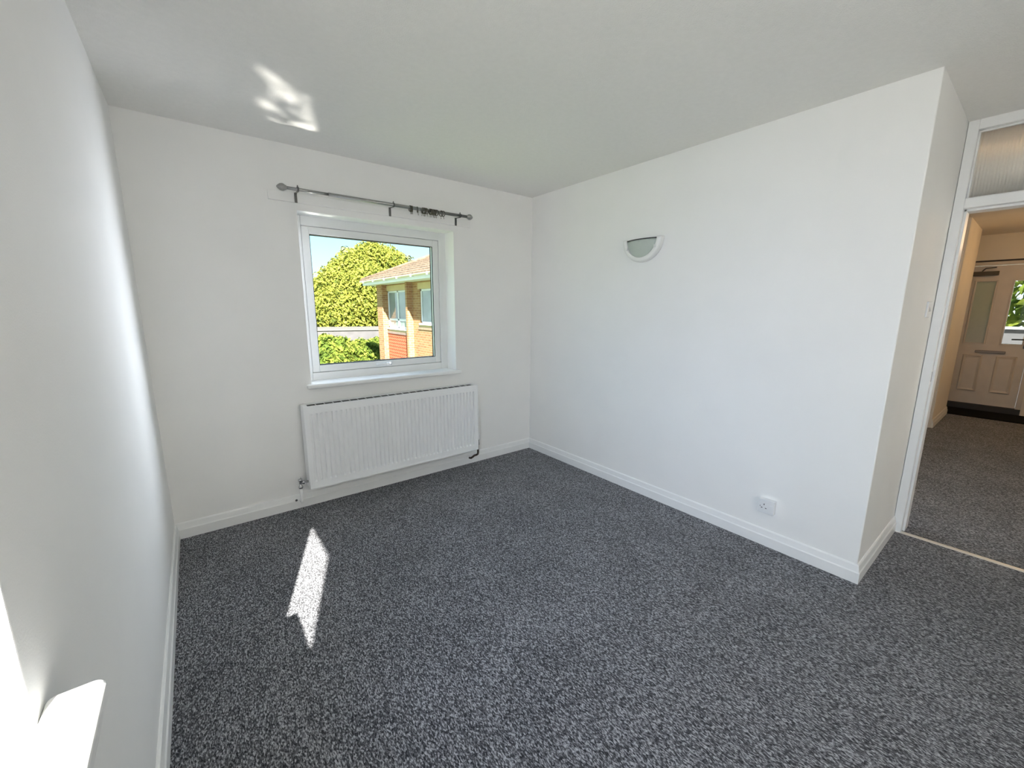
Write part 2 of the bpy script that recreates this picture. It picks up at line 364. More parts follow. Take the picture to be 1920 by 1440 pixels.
for (a, b, c, d) in ((g0, g0+.008, gz0, gz1), (g1-.008, g1, gz0, gz1), (g0, g1, gz0, gz0+.008), (g0, g1, gz1-.008, gz1)):
    bead.box((DX+.034, a, c), (DX+.05, b, d))
child(bead, 'glazing_bead', gloss, dr, .002)
# reeded pane: half-round ribs on the room side
rb = MB(); n = int((g1-g0)/.0125); pit = (g1-g0)/n; poly = []
for i in range(n):
    for k in range(5):
        t = math.pi*k/5
        poly.append((DX+.058-.0035*math.sin(t), g0+i*pit+pit*k/5))
poly += [(DX+.058, g1), (DX+.064, g1), (DX+.064, g0)]
rb.prism(poly, 2, gz0, gz1, True)
child(rb, 'reeded_pane', reeded, dr)
child(MB().box((DX+.012, J0-JW-.0015, .98), (DX+.035, J0-JW+.001, 1.04)), 'keep_plate', chrome, dr)
for zz in (.20, .98, 1.72):
    pass
tag(MB().prism([(DX-.006, 0), (DX+.004, .006), (DX+.022, .006), (DX+.032, 0)], 1, J1, J0).build('trim_4', mat('threshold_aluminium', (.82, .80, .76), .3, metal=.6, var=.03), bevel=.001),
    'pale metal strip where the two carpets meet in the doorway', 'threshold strip', 'structure')

# ------------------------------------------------------------------ hall
HY, HX2, HXD = -2.39, 5.48, 6.10
tag(MB().box((DX+.03, -4.3, -.2), (6.5, -1.6, 0)).build('floor_hall', carpet), 'charcoal flecked carpet of the hall beyond the doorway', 'floor', 'structure')
tag(MB().box((.99, -4.3, H+.01), (6.5, -1.6, H+.2)).build('ceiling_hall', hallp), 'warm lit ceiling of the hall', 'ceiling', 'structure')
tag(MB().prism([(.99, -2.20), (4.33, -2.20), (4.33, HY), (HX2, HY), (HX2, -1.9), (6.3, -1.9), (6.3, -1.75), (.99, -1.75)], 2, -.2, 2.6).build('wall_hall_left', hallp, bevel=.005),
    'warm lit hall wall stepping in before the front door', 'wall', 'structure')
tag(wall_hole('wall_hall_right', 1, -4.10, -.2, .99, 6.3, -.2, 2.6, 1.35, 2.15, .85, 2.0, hallp), 'hall wall on the far side of the doorway with an opening added for light', 'wall', 'structure')
hb0 = empty('fill_blind_hall', (1.75, -4.2, .85), 'unseen white blind added over the hall opening to spread light', 'blind')  # unseen blind and opening added to brighten the hall floor
child(MB().box((1.35, -4.202, .85), (2.15, -4.200, 2.0)), 'fabric', fill_blindm, hb0); child(MB().tube([(1.36, -4.19, 1.975), (2.14, -4.19, 1.975)], .02, 10), 'roller', plastic, hb0)
DC, DWH = -2.645, .325                 # front door centre and half width
hw = MB()
hw.box((HXD, DC+DWH+.05, -.2), (HXD+.12, -1.7, 2.6)); hw.box((HXD, -4.2, -.2), (HXD+.12, DC-DWH-.05, 2.6)); hw.box((HXD, DC-DWH-.05, 2.05), (HXD+.12, DC+DWH+.05, 2.6))
tag(hw.build('wall_hall_end', hallp), 'hall end wall around the cream front door', 'wall', 'structure')
skirt('baseboard_hall', 1, HY, -1, 4.33, HX2, 'cream skirting board beside the black door mat', mat('hall_gloss', (.80, .77, .70), .35, var=.02))
arch = MB().box((4.312, -2.375, 0), (4.33, -2.315, 2.06))
tag(arch.build('trim_5', MATS['hall_gloss'], bevel=.004), 'cream door architrave on the hall pier', 'architrave', 'structure')
fd = empty('door_2', (HXD, DC, 0), 'cream panelled front door with two glazed lights and a letter plate', 'front door', 'structure')
a, b = DC-DWH, DC+DWH
fr = MB()
for (y0, y1) in ((a-.05, a), (b, b+.05)): child(MB().box((HXD-.015, y0, .06), (HXD+.11, y1, 2.05)), 'door_jamb', doorp, fd, .004)
child(MB().box((HXD-.02, a-.05, 2.005), (HXD+.11, b+.05, 2.05)), 'door_head', doorp, fd, .004)
child(MB().box((HXD-.012, a-.08, 2.05), (HXD+.02, b+.08, 2.072)), 'head_gap', dark, fd)
child(MB().box((HXD-.02, a-.05, 0), (HXD+.11, b+.05, .085)), 'threshold', dark, fd, .004)
G1 = (-2.565, -2.388); G2 = (-2.905, -2.728); GZ = (.955, 1.79)
P1 = (-2.585, -2.395); P2 = (-2.895, -2.705); PZ = (.270, .785)
leaf = MB(); X0, X1 = HXD+.012, HXD+.055
ys = [a+.003, G2[0], G2[1], G1[0], G1[1], b-.003]
leaf.box((X0, ys[0], .09), (X1, ys[5], GZ[0])); leaf.box((X0, ys[0], GZ[1]), (X1, ys[5], 1.998))
for i in (0, 2, 4): leaf.box((X0, ys[i], GZ[0]), (X1, ys[i+1], GZ[1]))
lf = child(leaf, 'leaf', doorp, fd)
def rim(y0, y1, z0, z1, w, x0, x1):
    m_ = MB()
    for (c, d, e_, f_) in ((y0-w, y0, z0-w, z1+w), (y1, y1+w, z0-w, z1+w), (y0, y1, z0-w, z0), (y0, y1, z1, z1+w)): m_.box((x0, c, e_), (x1, d, f_))
    return m_
for (G, gm) in ((G1, obscure), (G2, glass)):
    child(rim(G[0], G[1], GZ[0], GZ[1], .018, X0-.012, X0+.002), 'glazing_trim', doorp, fd, .004)
    child(MB().box((X0+.012, G[0], GZ[0]), (X0+.018, G[1], GZ[1])), 'pane', gm, fd)
for P in (P1, P2):
    q = MB(); y0, y1 = P; z0, z1 = PZ
    o_ = [(y0, z0), (y1, z0), (y1, z1), (y0, z1)]; i_ = [(y0+.035, z0+.035), (y1-.035, z0+.035), (y1-.035, z1-.035), (y0+.035, z1-.035)]
    i2 = [(y0+.012, z0+.012), (y1-.012, z0+.012), (y1-.012, z1-.012), (y0+.012, z1-.012)]
    vv = [(X0-.001, *p_) for p_ in o_]+[(X0-.014, *p_) for p_ in i2]+[(X0-.004, *p_) for p_ in i_]
    ff = [(8, 9, 10, 11)]
    for k in range(4): ff += [(k, (k+1) % 4, 4+(k+1) % 4, 4+k), (4+k, 4+(k+1) % 4, 8+(k+1) % 4, 8+k)]
    q.add(vv, ff); child(q, 'moulded_panel', doorp, fd)
lp = child(MB().box((X0-.022, -2.782, .815), (X0, -2.503, .852)), 'letter_plate', mat('letter_plate_grey', (.22, .19, .16), .4, metal=.5, var=.05), fd, .006)
hd = child(MB().box((X0-.012, a+.02, .90), (X0, a+.05, 1.10)), 'handle_plate', dsteel, fd, .003)
hl = MB().tube([(X0-.01, a+.035, 1.02), (X0-.05, a+.035, 1.02), (X0-.055, a+.06, 1.02), (X0-.055, a+.16, 1.018)], .009, 8).build('lever', gasket, hd); hl.location = (0, 0, 0)
cl_ = child(MB().box((X0-.045, -2.575, 1.868), (X0, -2.333, 1.925)), 'door_closer', mat('closer_bronze', (.10, .085, .055), .5, metal=.4, var=.1), fd, .004)
ar_ = MB(); ar_.tube([(X0-.03, -2.42, 1.93), (X0-.06, -2.45, 1.965), (X0-.01, -2.54, 1.975)], .008, 6)
ao = ar_.build('closer_arm', dsteel, cl_); ao.location = (0, 0, 0)
tag(MB().box((5.49, -3.35, 0), (6.06, -2.05, .012)).build('door_mat', black, bevel=.003), 'black mat lying on the hall floor before the front door', 'door mat')
# hall lamp: warm ceiling light just past the door head, above the hall
LAX, LAY = 4.75, -3.35
hlamp = empty('ceiling_lamp', (LAX, LAY, H+.01), 'warm glowing round ceiling lamp in the hall', 'ceiling lamp')
lm = MB()
prof = [(.0, -.09), (.06, -.085), (.11, -.065), (.14, -.03), (.145, 0)]
for i in range(len(prof)-1):
    for k in range(20):
        t0, t1 = 2*math.pi*k/20, 2*math.pi*(k+1)/20
        lm.add([(LAX+prof[i][0]*math.cos(t0), LAY+prof[i][0]*math.sin(t0), H+prof[i][1]), (LAX+prof[i][0]*math.cos(t1), LAY+prof[i][0]*math.sin(t1), H+prof[i][1]),
                (LAX+prof[i+1][0]*math.cos(t1), LAY+prof[i+1][0]*math.sin(t1), H+prof[i+1][1]), (LAX+prof[i+1][0]*math.cos(t0), LAY+prof[i+1][0]*math.sin(t0), H+prof[i+1][1])], [(0, 1, 2, 3)], True)
em = mat('lamp_glow', (.9, .85, .75), .5, var=.01); eb = em.node_tree.nodes['Principled BSDF']; eb.inputs['Emission Color'].default_value = (1, .62, .28, 1); eb.inputs['Emission Strength'].default_value = 9
child(lm, 'diffuser', em, hlamp)
child(MB().box((LAX-.16, LAY-.16, H-.004), (LAX+.16, LAY+.16, H+.01)), 'base_plate', plastic, hlamp, .01)
pl = bpy.data.lights.new('hall_lamp_light', 'POINT'); pl.energy = 7; pl.color = (1, .62, .30); pl.shadow_soft_size = .12
po = bpy.data.objects.new('hall_lamp_light', pl); COL.objects.link(po); po.location = (LAX, LAY, 2.22)

# ------------------------------------------------------------------ radiator
rad = empty('radiator', (-1.38, -.06, .15), 'white ribbed panel radiator mounted below the window', 'radiator')
RX0, RX1, RZ0, RZ1, RYF, RYB = -2.079, -.708, .166, .748, -.136, -.048
NP = 41; inset = .028; pit = (RX1-RX0-2*inset)/NP
xs = [(RX0, 0), (RX0+.006, 0), (RX0+inset*.6, 0)]
for i in range(NP):
    x = RX0+inset+i*pit
    xs += [(x+pit*.12, 0), (x+pit*.26, 1), (x+pit*.60, 1), (x+pit*.74, 0)]
xs += [(RX1-inset*.6, 0), (RX1-.006, 0), (RX1, 0)]
zs = [(RZ0, 0), (RZ0+.014, 0), (RZ0+.046, 0), (RZ0+.058, 1), (RZ1-.060, 1), (RZ1-.052, 0), (RZ1-.012, 0), (RZ1, 0)]
fp = MB(); vv = []
for z, fz in zs:
    for x, fx in xs:
        vv.append((x, RYF+.015*fx*fz, z))
nx = len(xs); ff = []
for j in range(len(zs)-1):
    for i in range(nx-1): ff.append((j*nx+i, j*nx+i+1, (j+1)*nx+i+1, (j+1)*nx+i))
fp.add(vv, ff)
# returned edges
fp.box((RX0, RYF, RZ0), (RX1, RYF+.014, RZ0+.004)); fp.box((RX0, RYF+.002, RZ1-.004), (RX1, RYF+.014, RZ1))
child(fp, 'front_panel', enamel, rad)
lip = MB(); lip.box((RX0-.001, RYF-.003, RZ0), (RX0+.006, RYF+.01, RZ1)); lip.box((RX1-.006, RYF-.003, RZ0), (RX1+.001, RYF+.01, RZ1)); lip.box((RX0, RYF-.003, RZ0-.001), (RX1, RYF+.006, RZ0+.006))
child(lip, 'edge_lip', enamel, rad, .0015)
child(MB().box((RX0+.01, RYB, RZ0+.01), (RX1-.01, RYB+.010, RZ1-.004)), 'back_panel', enamel, rad, .002)
fins = MB()
for i in range(70):
    x = RX0+.02+i*(RX1-RX0-.04)/69
    fins.box((x-.0008, RYF+.016, RZ0+.03), (x+.0008, RYB, RZ1-.03))
child(fins, 'convector_fins', mat('fin_grey', (.30, .30, .29), .5, var=.05), rad)
child(MB().box((RX0+.026, RYF+.018, RZ1-.0075), (RX1-.026, RYB-.002, RZ1-.0055)), 'throat_shade_strip', dark, rad)  # dark sheet stands in for the shade under the grille
gr = MB()
gr.box((RX0, RYF+.010, RZ1-.006), (RX1, RYF+.018, RZ1)); gr.box((RX0, RYB-.002, RZ1-.006), (RX1, RYB+.010, RZ1+.001))
for i in range(24):
    x = RX0+.03+i*(RX1-RX0-.06)/23
    gr.box((x-.002, RYF+.016, RZ1-.0055), (x+.002, RYB, RZ1-.004))
child(gr, 'top_grille', enamel, rad)
for (x0, x1) in ((RX0-.002, RX0+.026), (RX1-.026, RX1+.002)):
    sp = MB(); xo = x0 if x0 < -1.5 else x1-.002
    sp.box((xo, RYF+.006, RZ0+.004), (xo+.002, RYB+.012, RZ1+.001)); sp.box((x0, RYF+.006, RZ1-.002), (x1, RYB+.012, RZ1+.001))
    child(sp, 'side_panel', enamel, rad, .0008)
for x in (-1.85, -.92): child(MB().box((x-.02, RYB+.008, .22), (x+.02, -.0015, .66)), 'wall_bracket', enamel, rad, .002)
# left valve: chrome lockshield, white pipe down to the skirting
lx = RX0-.052; ly = -.092; lz = RZ0+.048
vl = MB().tube([(lx, ly, lz-.040), (lx, ly, lz-.034), (lx, ly, lz-.026), (lx, ly, lz-.022), (lx, ly, lz+.012), (lx, ly, lz+.016), (lx, ly, lz+.026), (lx, ly, lz+.028)], [.012, .015, .015, .010, .010, .014, .014, .008], 14)
vl.tube([(lx, ly, lz+.026), (lx, ly, lz+.042)], .005, 8)
vl.tube([(lx, ly, lz), (lx+.012, ly, lz), (lx+.014, ly, lz), (lx+.026, ly, lz), (lx+.028, ly, lz), (lx+.066, ly, lz)], [.008, .008, .013, .013, .008, .009], 12)
child(vl, 'lockshield_valve', chrome, rad)
child(MB().tube([(lx, ly, lz-.038), (lx, ly, .085), (lx+.001, ly+.012, .068), (lx, -.050, .062), (lx, -.024, .060)], .0085, 10), 'feed_pipe', gloss, rad)
child(MB().tube([(lx-.024, -.0175, .064), (lx-.024, -.020, .064)], .008, 12), 'pipe_collar', chrome, rad)
# right valve: thermostatic head over a bare pipe
rx = RX1+.024; rz = RZ0+.05
tv = MB().tube([(rx, -.092, rz+.022), (rx, -.092, rz+.028), (rx, -.092, rz+.060), (rx, -.092, rz+.085), (rx, -.092, rz+.094)], [.012, .018, .019, .015, .008], 14)
child(tv, 'thermostat_head', plastic, rad)
vb = MB().tube([(rx, -.092, rz-.03), (rx, -.092, rz-.026), (rx, -.092, rz-.012), (rx, -.092, rz+.012), (rx, -.092, rz+.022)], [.009, .013, .013, .010, .014], 12)
vb.tube([(rx, -.092, rz), (rx-.03, -.092, rz)], .009, 10)
child(vb, 'valve_body', dsteel, rad)
child(MB().tube([(rx, -.092, rz-.028), (rx, -.092, .118), (rx-.002, -.092, .104), (rx-.012, -.086, .096), (rx-.030, -.076, .090), (rx-.040, -.066, .076), (rx-.046, -.045, .060), (rx-.048, -.022, .056)], .0095, 10), 'feed_pipe', copper, rad)

# ------------------------------------------------------------------ curtain pole and rings
PY, PZ_ = -.085, 2.122
pole = empty('curtain_pole', (-1.41, PY, PZ_), 'brushed steel curtain pole with pointed finials above the window', 'curtain pole')
child(MB().tube([(-2.06, PY, PZ_), (-1.80, PY, PZ_)], .0092, 14), 'inner_rod', steel, pole)
child(MB().tube([(-1.81, PY, PZ_), (-.755, PY, PZ_)], .0114, 14), 'outer_rod', steel, pole)
for sgn, x in ((-1, -2.052), (1, -.762)):
    fprof = [(0, .0115), (.004, .0145), (.008, .0145), (.012, .018), (.019, .0215), (.028, .0220), (.037, .0195), (.046, .013), (.053, .006), (.056, .0015)]
    child(MB().tube([(x+sgn*d, PY, PZ_) for d, r in fprof], [r for d, r in fprof], 16), 'finial', steel, pole)
for x in (-1.992, -1.374, -.826):
    bk = MB()
    bk.box((x-.008, -.021, PZ_-.066), (x+.008, -.016, PZ_-.006))
    pts = [(x, -.019, PZ_-.012), (x, -.03, PZ_-.010), (x, -.055, PZ_-.012), (x, PY, PZ_-.014)]
    for i in range(3):
        p_, q_ = pts[i], pts[i+1]
        bk.add([(x-.006, p_[1], p_[2]-.002), (x+.006, p_[1], p_[2]-.002), (x+.006, p_[1], p_[2]+.002), (x-.006, p_[1], p_[2]+.002),
                (x-.006, q_[1], q_[2]-.002), (x+.006, q_[1], q_[2]-.002), (x+.006, q_[1], q_[2]+.002), (x-.006, q_[1], q_[2]+.002)],
               [(0, 1, 5, 4), (1, 2, 6, 5), (2, 3, 7, 6), (3, 0, 4, 7), (0, 3, 2, 1), (4, 5, 6, 7)])
    bo = child(bk, 'bracket', dsteel, pole, .001)
    ring = MB().tube([(x+.002-.005, PY, PZ_), (x+.002+.005, PY, PZ_)], .0155, 16)
    ring.tube([(x+.002, PY, PZ_+.010), (x+.002, PY, PZ_+.024)], .0035, 8)
    ro = ring.build('clamp_ring', dsteel, bo); ro.location = (0, 0, 0)
# rings: a torus with an eyelet
def ring_mesh():
    mb = MB(); R, r, n, k = .0195, .0031, 18, 6; v = []; f = []
    for i in range(n):
        t = 2*math.pi*i/n
        for j in range(k):
            q = 2*math.pi*j/k
            v.append(((r*math.sin(q)), (R+r*math.cos(q))*math.cos(t), (R+r*math.cos(q))*math.sin(t)))
    for i in range(n):
        for j in range(k): f.append((i*k+j, ((i+1) % n)*k+j, ((i+1) % n)*k+(j+1) % k, i*k+(j+1) % k))
    mb.add(v, f, True)
    return mb
rx_ = [-1.246, -1.238, -1.229, -1.188, -1.150, -1.140, -1.131, -1.121, -1.112, -1.086, -1.077, -1.068, -1.059, -1.049, -1.040, -1.031, -.992, -.974]
ringm = mat('aged_brass_steel', (.13, .115, .09), .35, metal=1, var=.15, vscale=80)
r_e = empty('curtain_ring', (rx_[0], PY, PZ_-.007), 'small metal curtain ring bunched on the pole above the window', 'curtain ring', group='curtain rings on the pole')
rg = ring_mesh().build('hoop', ringm, r_e); rg.location = (0, 0, 0)
ey = MB().tube([(0, 0, -.019), (0, 0, -.025), (.001, .003, -.031), (0, .001, -.038), (-.001, -.002, -.033)], .0016, 6).build('eyelet', ringm, r_e); ey.location = (0, 0, 0)
for i, x in enumerate(rx_):
    if i == 0: e_ = r_e
    else:
        e_ = r_e.copy(); COL.objects.link(e_); e_.location = (x, PY, PZ_-.007)
        for c in (rg, ey):
            d_ = c.copy(); COL.objects.link(d_); d_.parent = e_
    e_.rotation_euler = (random.uniform(-.25, .25), random.uniform(-.15, .15), random.uniform(-.35, .35))

# ------------------------------------------------------------------ wall light (half bowl)
LY, LZ, LR = -1.237, 1.886, .157
wl = empty('wall_light', (0, LY, LZ-.08), 'white half round uplighter with sea green glass on the plain wall', 'wall light')
rim_ = MB(); nseg = 32
pr = [(LR-.004, 0), (LR, -.012), (LR, -.040), (LR-.005, -.047), (LR-.026, -.053), (LR-.032, -.048), (LR-.034, -.036), (LR-.034, 0)]   # (radius, x)
v = []; f = []
for i in range(nseg+1):
    t = math.pi+math.pi*i/nseg
    for (r_, x_) in pr: v.append((x_, LY+r_*math.cos(t), LZ+r_*math.sin(t)*1.02))
m_ = len(pr)
for i in range(nseg):
    for j in range(m_): f.append((i*m_+j, (i+1)*m_+j, (i+1)*m_+(j+1) % m_, i*m_+(j+1) % m_))
f += [tuple(range(m_)), tuple(nseg*m_+j for j in range(m_))]
rim_.add(v, f, True); child(rim_, 'surround', ceram, wl)
gl_ = MB(); v = []; f = []; R0 = LR-.033
nr, na = 6, 24
for i in range(nr+1):
    rr = R0*i/nr
    for k in range(na+1):
        t = math.pi+math.pi*k/na
        y_, z_ = rr*math.cos(t), rr*math.sin(t)*1.02
        bulge = .030*(1-(y_/R0)**2)*1.0
        v.append((-.036-bulge*(1-(rr/R0)**2*.6), LY+y_, LZ-.010+z_))
for i in range(nr):
    for k in range(na): f.append((i*(na+1)+k, i*(na+1)+k+1, (i+1)*(na+1)+k+1, (i+1)*(na+1)+k))
gl_.add(v, f, True)
go = child(gl_, 'glass_shade', lampglass, wl)
sd = go.modifiers.new('solid', 'SOLIDIFY'); sd.thickness = .003
tb = MB()
for i in range(12):
    ya, yb = -R0+2*R0*i/12, -R0+2*R0*(i+1)/12
    xa, xb = -.038-.030*(1-(ya/R0)**2), -.038-.030*(1-(yb/R0)**2)
    tb.add([(xa, LY+ya, LZ-.011), (xb, LY+yb, LZ-.011), (xb, LY+yb, LZ-.004), (xa, LY+ya, LZ-.004), (xa+.004, LY+ya, LZ-.011), (xb+.004, LY+yb, LZ-.011), (xb+.004, LY+yb, LZ-.004), (xa+.004, LY+ya, LZ-.004)],
           [(0, 1, 2, 3), (7, 6, 5, 4), (3, 2, 6, 7), (0, 4, 5, 1)])
child(tb, 'dark_gap_strip', dark, wl)  # dark strip stands in for the dark gap above the glass
for s_ in (-1, 1):
    cy_ = LY+s_*R0*.93; child(MB().box((-.056, cy_-.008, LZ-.072), (-.034, cy_+.008, LZ-.052)), 'glass_clip', ceram, wl, .004)
child(MB().box((-.010, LY-.10, LZ-.09), (0, LY+.10, LZ-.012)), 'back_plate', ceram, wl, .003)
child(MB().tube([(-.028, LY-.03, LZ-.05), (-.028, LY+.03, LZ-.05)], .014, 12), 'lamp_holder', plastic, wl)

# ------------------------------------------------------------------ socket and switch
sk = empty('power_socket', (0, -2.206, .212), 'white single switched power socket low on the plain wall', 'power socket')
SYc, SZc = -2.206, .252
child(MB().box((-.026, SYc-.043, SZc-.041), (0, SYc+.043, SZc+.041)), 'back_box', plastic, sk, .003)
child(MB().box((-.034, SYc-.043, SZc-.043), (-.026, SYc+.043, SZc+.043)), 'face_plate', plastic, sk, .003)
def slot(y, z, w, h): return child(MB().box((-.0345, SYc+y-w/2, SZc+z-h/2), (-.032, SYc+y+w/2, SZc+z+h/2)), 'pin_slot', dark, sk)
slot(.010, .012, .0045, .009); slot(.021, -.010, .008, .0042); slot(-.001, -.010, .008, .0042)
child(MB().box((-.039, SYc-.033, SZc-.010), (-.033, SYc-.019, SZc+.014)), 'rocker', plastic, sk, .002)
for y in (-.030, .030): child(MB().tube([(-.033, SYc+y, SZc-.002), (-.0347, SYc+y, SZc-.002)], .0028, 8), 'screw', dsteel, sk)
sw = empty('light_switch', (.640, -L, 1.36), 'white light switch on the short wall beside the door frame', 'light switch')
child(MB().box((.597, -L-.009, 1.360), (.683, -L, 1.446)), 'face_plate', plastic, sw, .003)
child(MB().box((.603, -L-.007, 1.366), (.677, -L+.0, 1.440)), 'pattress', plastic, sw)
child(MB().prism([(-L-.008, 1.390), (-L-.016, 1.394), (-L-.010, 1.416), (-L-.008, 1.416)], 0, .632, .648), 'rocker', mat('switch_grey', (.55, .54, .53), .4, var=.02), sw, .001)

# ------------------------------------------------------------------ outside
GZ0 = -2.75
def brick_mat(name, c1, c2, mortar):
    m = bpy.data.materials.new(name); m.use_nodes = True; t = m.node_tree; n = t.nodes; b = n['Principled BSDF']
    g = n.new('ShaderNodeNewGeometry'); s = n.new('ShaderNodeSeparateXYZ'); c = n.new('ShaderNodeCombineXYZ'); ad = n.new('ShaderNodeMath')
    t.links.new(g.outputs['Position'], s.inputs[0]); t.links.new(s.outputs['X'], ad.inputs[0]); t.links.new(s.outputs['Y'], ad.inputs[1])
    t.links.new(ad.outputs[0], c.inputs[0]); t.links.new(s.outputs['Z'], c.inputs[1])
    k = n.new('ShaderNodeTexBrick'); k.inputs['Scale'].default_value = 1; k.inputs['Brick Width'].default_value = .225; k.inputs['Row Height'].default_value = .075
    k.inputs['Mortar Size'].default_value = .008; k.inputs['Color1'].default_value = (*c1, 1); k.inputs['Color2'].default_value = (*c2, 1); k.inputs['Mortar'].default_value = (*mortar, 1)
    k.inputs['Bias'].default_value = -.1
    t.links.new(c.outputs[0], k.inputs['Vector']); t.links.new(k.outputs['Color'], b.inputs['Base Color'])
    bp = n.new('ShaderNodeBump'); bp.inputs['Strength'].default_value = .5; bp.inputs['Distance'].default_value = .01; bp.invert = True
    t.links.new(k.outputs['Fac'], bp.inputs['Height']); t.links.new(bp.outputs[0], b.inputs['Normal'])
    b.inputs['Roughness'].default_value = .9
    return m
brick = brick_mat('buff_brick', (.31, .175, .075), (.22, .105, .045), (.34, .245, .145))
cream = mat('cream_render', (.45, .36, .21), .8, var=.05, vscale=6)
wht = mat('outdoor_white', (.62, .65, .70), .5, var=.02)
redtile = mat('red_hung_tile', (.50, .10, .045), .8, var=.18, vscale=14)
rooft = mat('brown_roof_tile', (.185, .130, .086), .9, var=.4, vscale=9)
gray = mat('grey_concrete', (.085, .08, .082), .9, var=.12, vscale=3)
refl = mat('reflecting_glass', (.20, .24, .25), .06, spec=.9, var=.25, vscale=1.5)
lawn = mat('lawn_grass', (.16, .22, .06), .95, var=.3, vscale=1.2)
def leaf_mat(name, ca, cb, cc):
    m = bpy.data.materials.new(name); m.use_nodes = True; t = m.node_tree; n = t.nodes; n.clear()
    o = n.new('ShaderNodeOutputMaterial'); x = n.new('ShaderNodeMixShader'); d = n.new('ShaderNodeBsdfDiffuse'); tr = n.new('ShaderNodeBsdfTranslucent'); x.inputs[0].default_value = .35
    g = n.new('ShaderNodeNewGeometry'); z = n.new('ShaderNodeTexNoise'); z.inputs['Scale'].default_value = 3.0; z.inputs['Detail'].default_value = 5
    t.links.new(g.outputs['Position'], z.inputs['Vector']); r = n.new('ShaderNodeValToRGB')
    r.color_ramp.elements[0].position = .35; r.color_ramp.elements[1].position = .65
    r.color_ramp.elements[0].color = (*ca, 1); r.color_ramp.elements[1].color = (*cc, 1); k = r.color_ramp.elements.new(.5); k.color = (*cb, 1)
    t.links.new(z.outputs[0], r.inputs[0]); t.links.new(r.outputs[0], d.inputs[0]); t.links.new(r.outputs[0], tr.inputs[0])
    t.links.new(d.outputs[0], x.inputs[1]); t.links.new(tr.outputs[0], x.inputs[2]); t.links.new(x.outputs[0], o.inputs[0])
    return m
leafA = leaf_mat('yellow_green_leaf', (.10, .13, .03), (.23, .25, .045), (.36, .35, .07))
leafB = leaf_mat('mid_green_leaf', (.05, .085, .018), (.15, .20, .035), (.28, .31, .06))
bark = mat('bark', (.12, .085, .06), .9, var=.3, vscale=10)

tag(MB().box((-60, .6, GZ0-.3), (60, 110, GZ0)).build('ground_lawn', lawn), 'grassy ground below the window', 'ground', 'structure')
tag(MB().box((-60, -70, GZ0-.3), (60, .6, GZ0)).build('ground_paving', mat('paving', (.34, .32, .29), .9, var=.12, vscale=2)), 'pale paving around the building', 'ground', 'structure')

def foliage(blobs, count, size, seed, mb=None):
    rnd = random.Random(seed); mb = mb or MB(); v = []; f = []
    tot = sum(b[3]*b[4]*b[5] for b in blobs)
    for (cx, cy_, cz, rx1, ry1, rz1) in blobs:
        for _ in range(int(count*rx1*ry1*rz1/tot)):
            while True:
                p = Vector((rnd.uniform(-1, 1), rnd.uniform(-1, 1), rnd.uniform(-1, 1))); l = p.length
                if .0 < l <= 1: break
            p = p/l*(l**.33*rnd.uniform(.78, 1.07))
            c = Vector((cx+p.x*rx1, cy_+p.y*ry1, cz+p.z*rz1))
            nrm = (p*.7+Vector((rnd.uniform(-1, 1), rnd.uniform(-1, 1), rnd.uniform(-.4, 1)))).normalized()
            a_ = nrm.cross(Vector((rnd.uniform(-1, 1), rnd.uniform(-1, 1), rnd.uniform(-1, 1)))).normalized(); b_ = nrm.cross(a_)
            s = size*rnd.uniform(.6, 1.35)
            o = len(v); v += [c-a_*s, c+b_*s*.5+nrm*s*.15, c+a_*s, c-b_*s*.5+nrm*s*.15]; f.append((o, o+1, o+2, o+3))
    mb.add(v, f); return mb
def tree(name, base, trunk_r, blobs, count, size, seed, m, label, cat='tree'):
    t = empty(name, base, label, cat)
    top = Vector((sum(b[0] for b in blobs)/len(blobs), sum(b[1] for b in blobs)/len(blobs), sum(b[2] for b in blobs)/len(blobs)))
    tk = MB().tube([base, (base[0]*.5+top.x*.5, base[1]*.5+top.y*.5, base[2]*.5+top.z*.5), tuple(top)], [trunk_r, trunk_r*.75, trunk_r*.3], 8)
    for b in blobs: tk.tube([(base[0]*.5+top.x*.5, base[1]*.5+top.y*.5, base[2]*.5+top.z*.5), ((base[0]+b[0])/2, (base[1]+b[1])/2, (top.z+b[2])/2), (b[0], b[1], b[2])], [trunk_r*.5, trunk_r*.3, trunk_r*.1], 6)
    child(tk, 'trunk', bark, t); child(foliage(blobs, count, size, seed), 'foliage', m, t)['kind'] = 'stuff'
    return t

def ray(x, y):
    return (fwd*FPX+r2*(x-960)+u2*(720-y)).normalized()
def at(x, y, dist):          # a place as far as dist along a sight line, to survey the garden
    return CAM+ray(x, y)*dist
def blob(x, y, dist, rpx, flat=1.0):
    c = at(x, y, dist); r = rpx*dist/FPX*.98
    return (c.x, c.y, c.z, r, r, r*flat)
tb_ = [blob(700, 500, 36, 44), blob(665, 520, 35, 46), blob(635, 545, 34, 44), blob(725, 505, 38, 40), blob(690, 560, 33, 58), blob(632, 590, 32, 46), blob(607, 560, 33, 34), blob(735, 545, 37, 50), blob(600, 605, 32, 30), blob(670, 605, 33, 46)]
tc_ = at(665, 640, 35); tree('tree', (tc_.x, tc_.y, GZ0), .35, tb_, 62000, .125, 11, leafA, 'large yellow green leafy tree behind the brick flats')
tw_ = [blob(648, 474, 52, 11), blob(697, 460, 52, 11), blob(680, 470, 52, 10), blob(628, 498, 52, 11), blob(610, 520, 52, 9), blob(752, 488, 52, 13), blob(768, 488, 52, 8)]
tc_ = at(690, 640, 52); tree('slender_tree', (tc_.x, tc_.y, GZ0), .15, tw_, 1100, .22, 12, mat('dark_twig_leaf', (.14, .16, .08), .9, var=.2), 'sparse dark twigs rising above the large leafy tree')
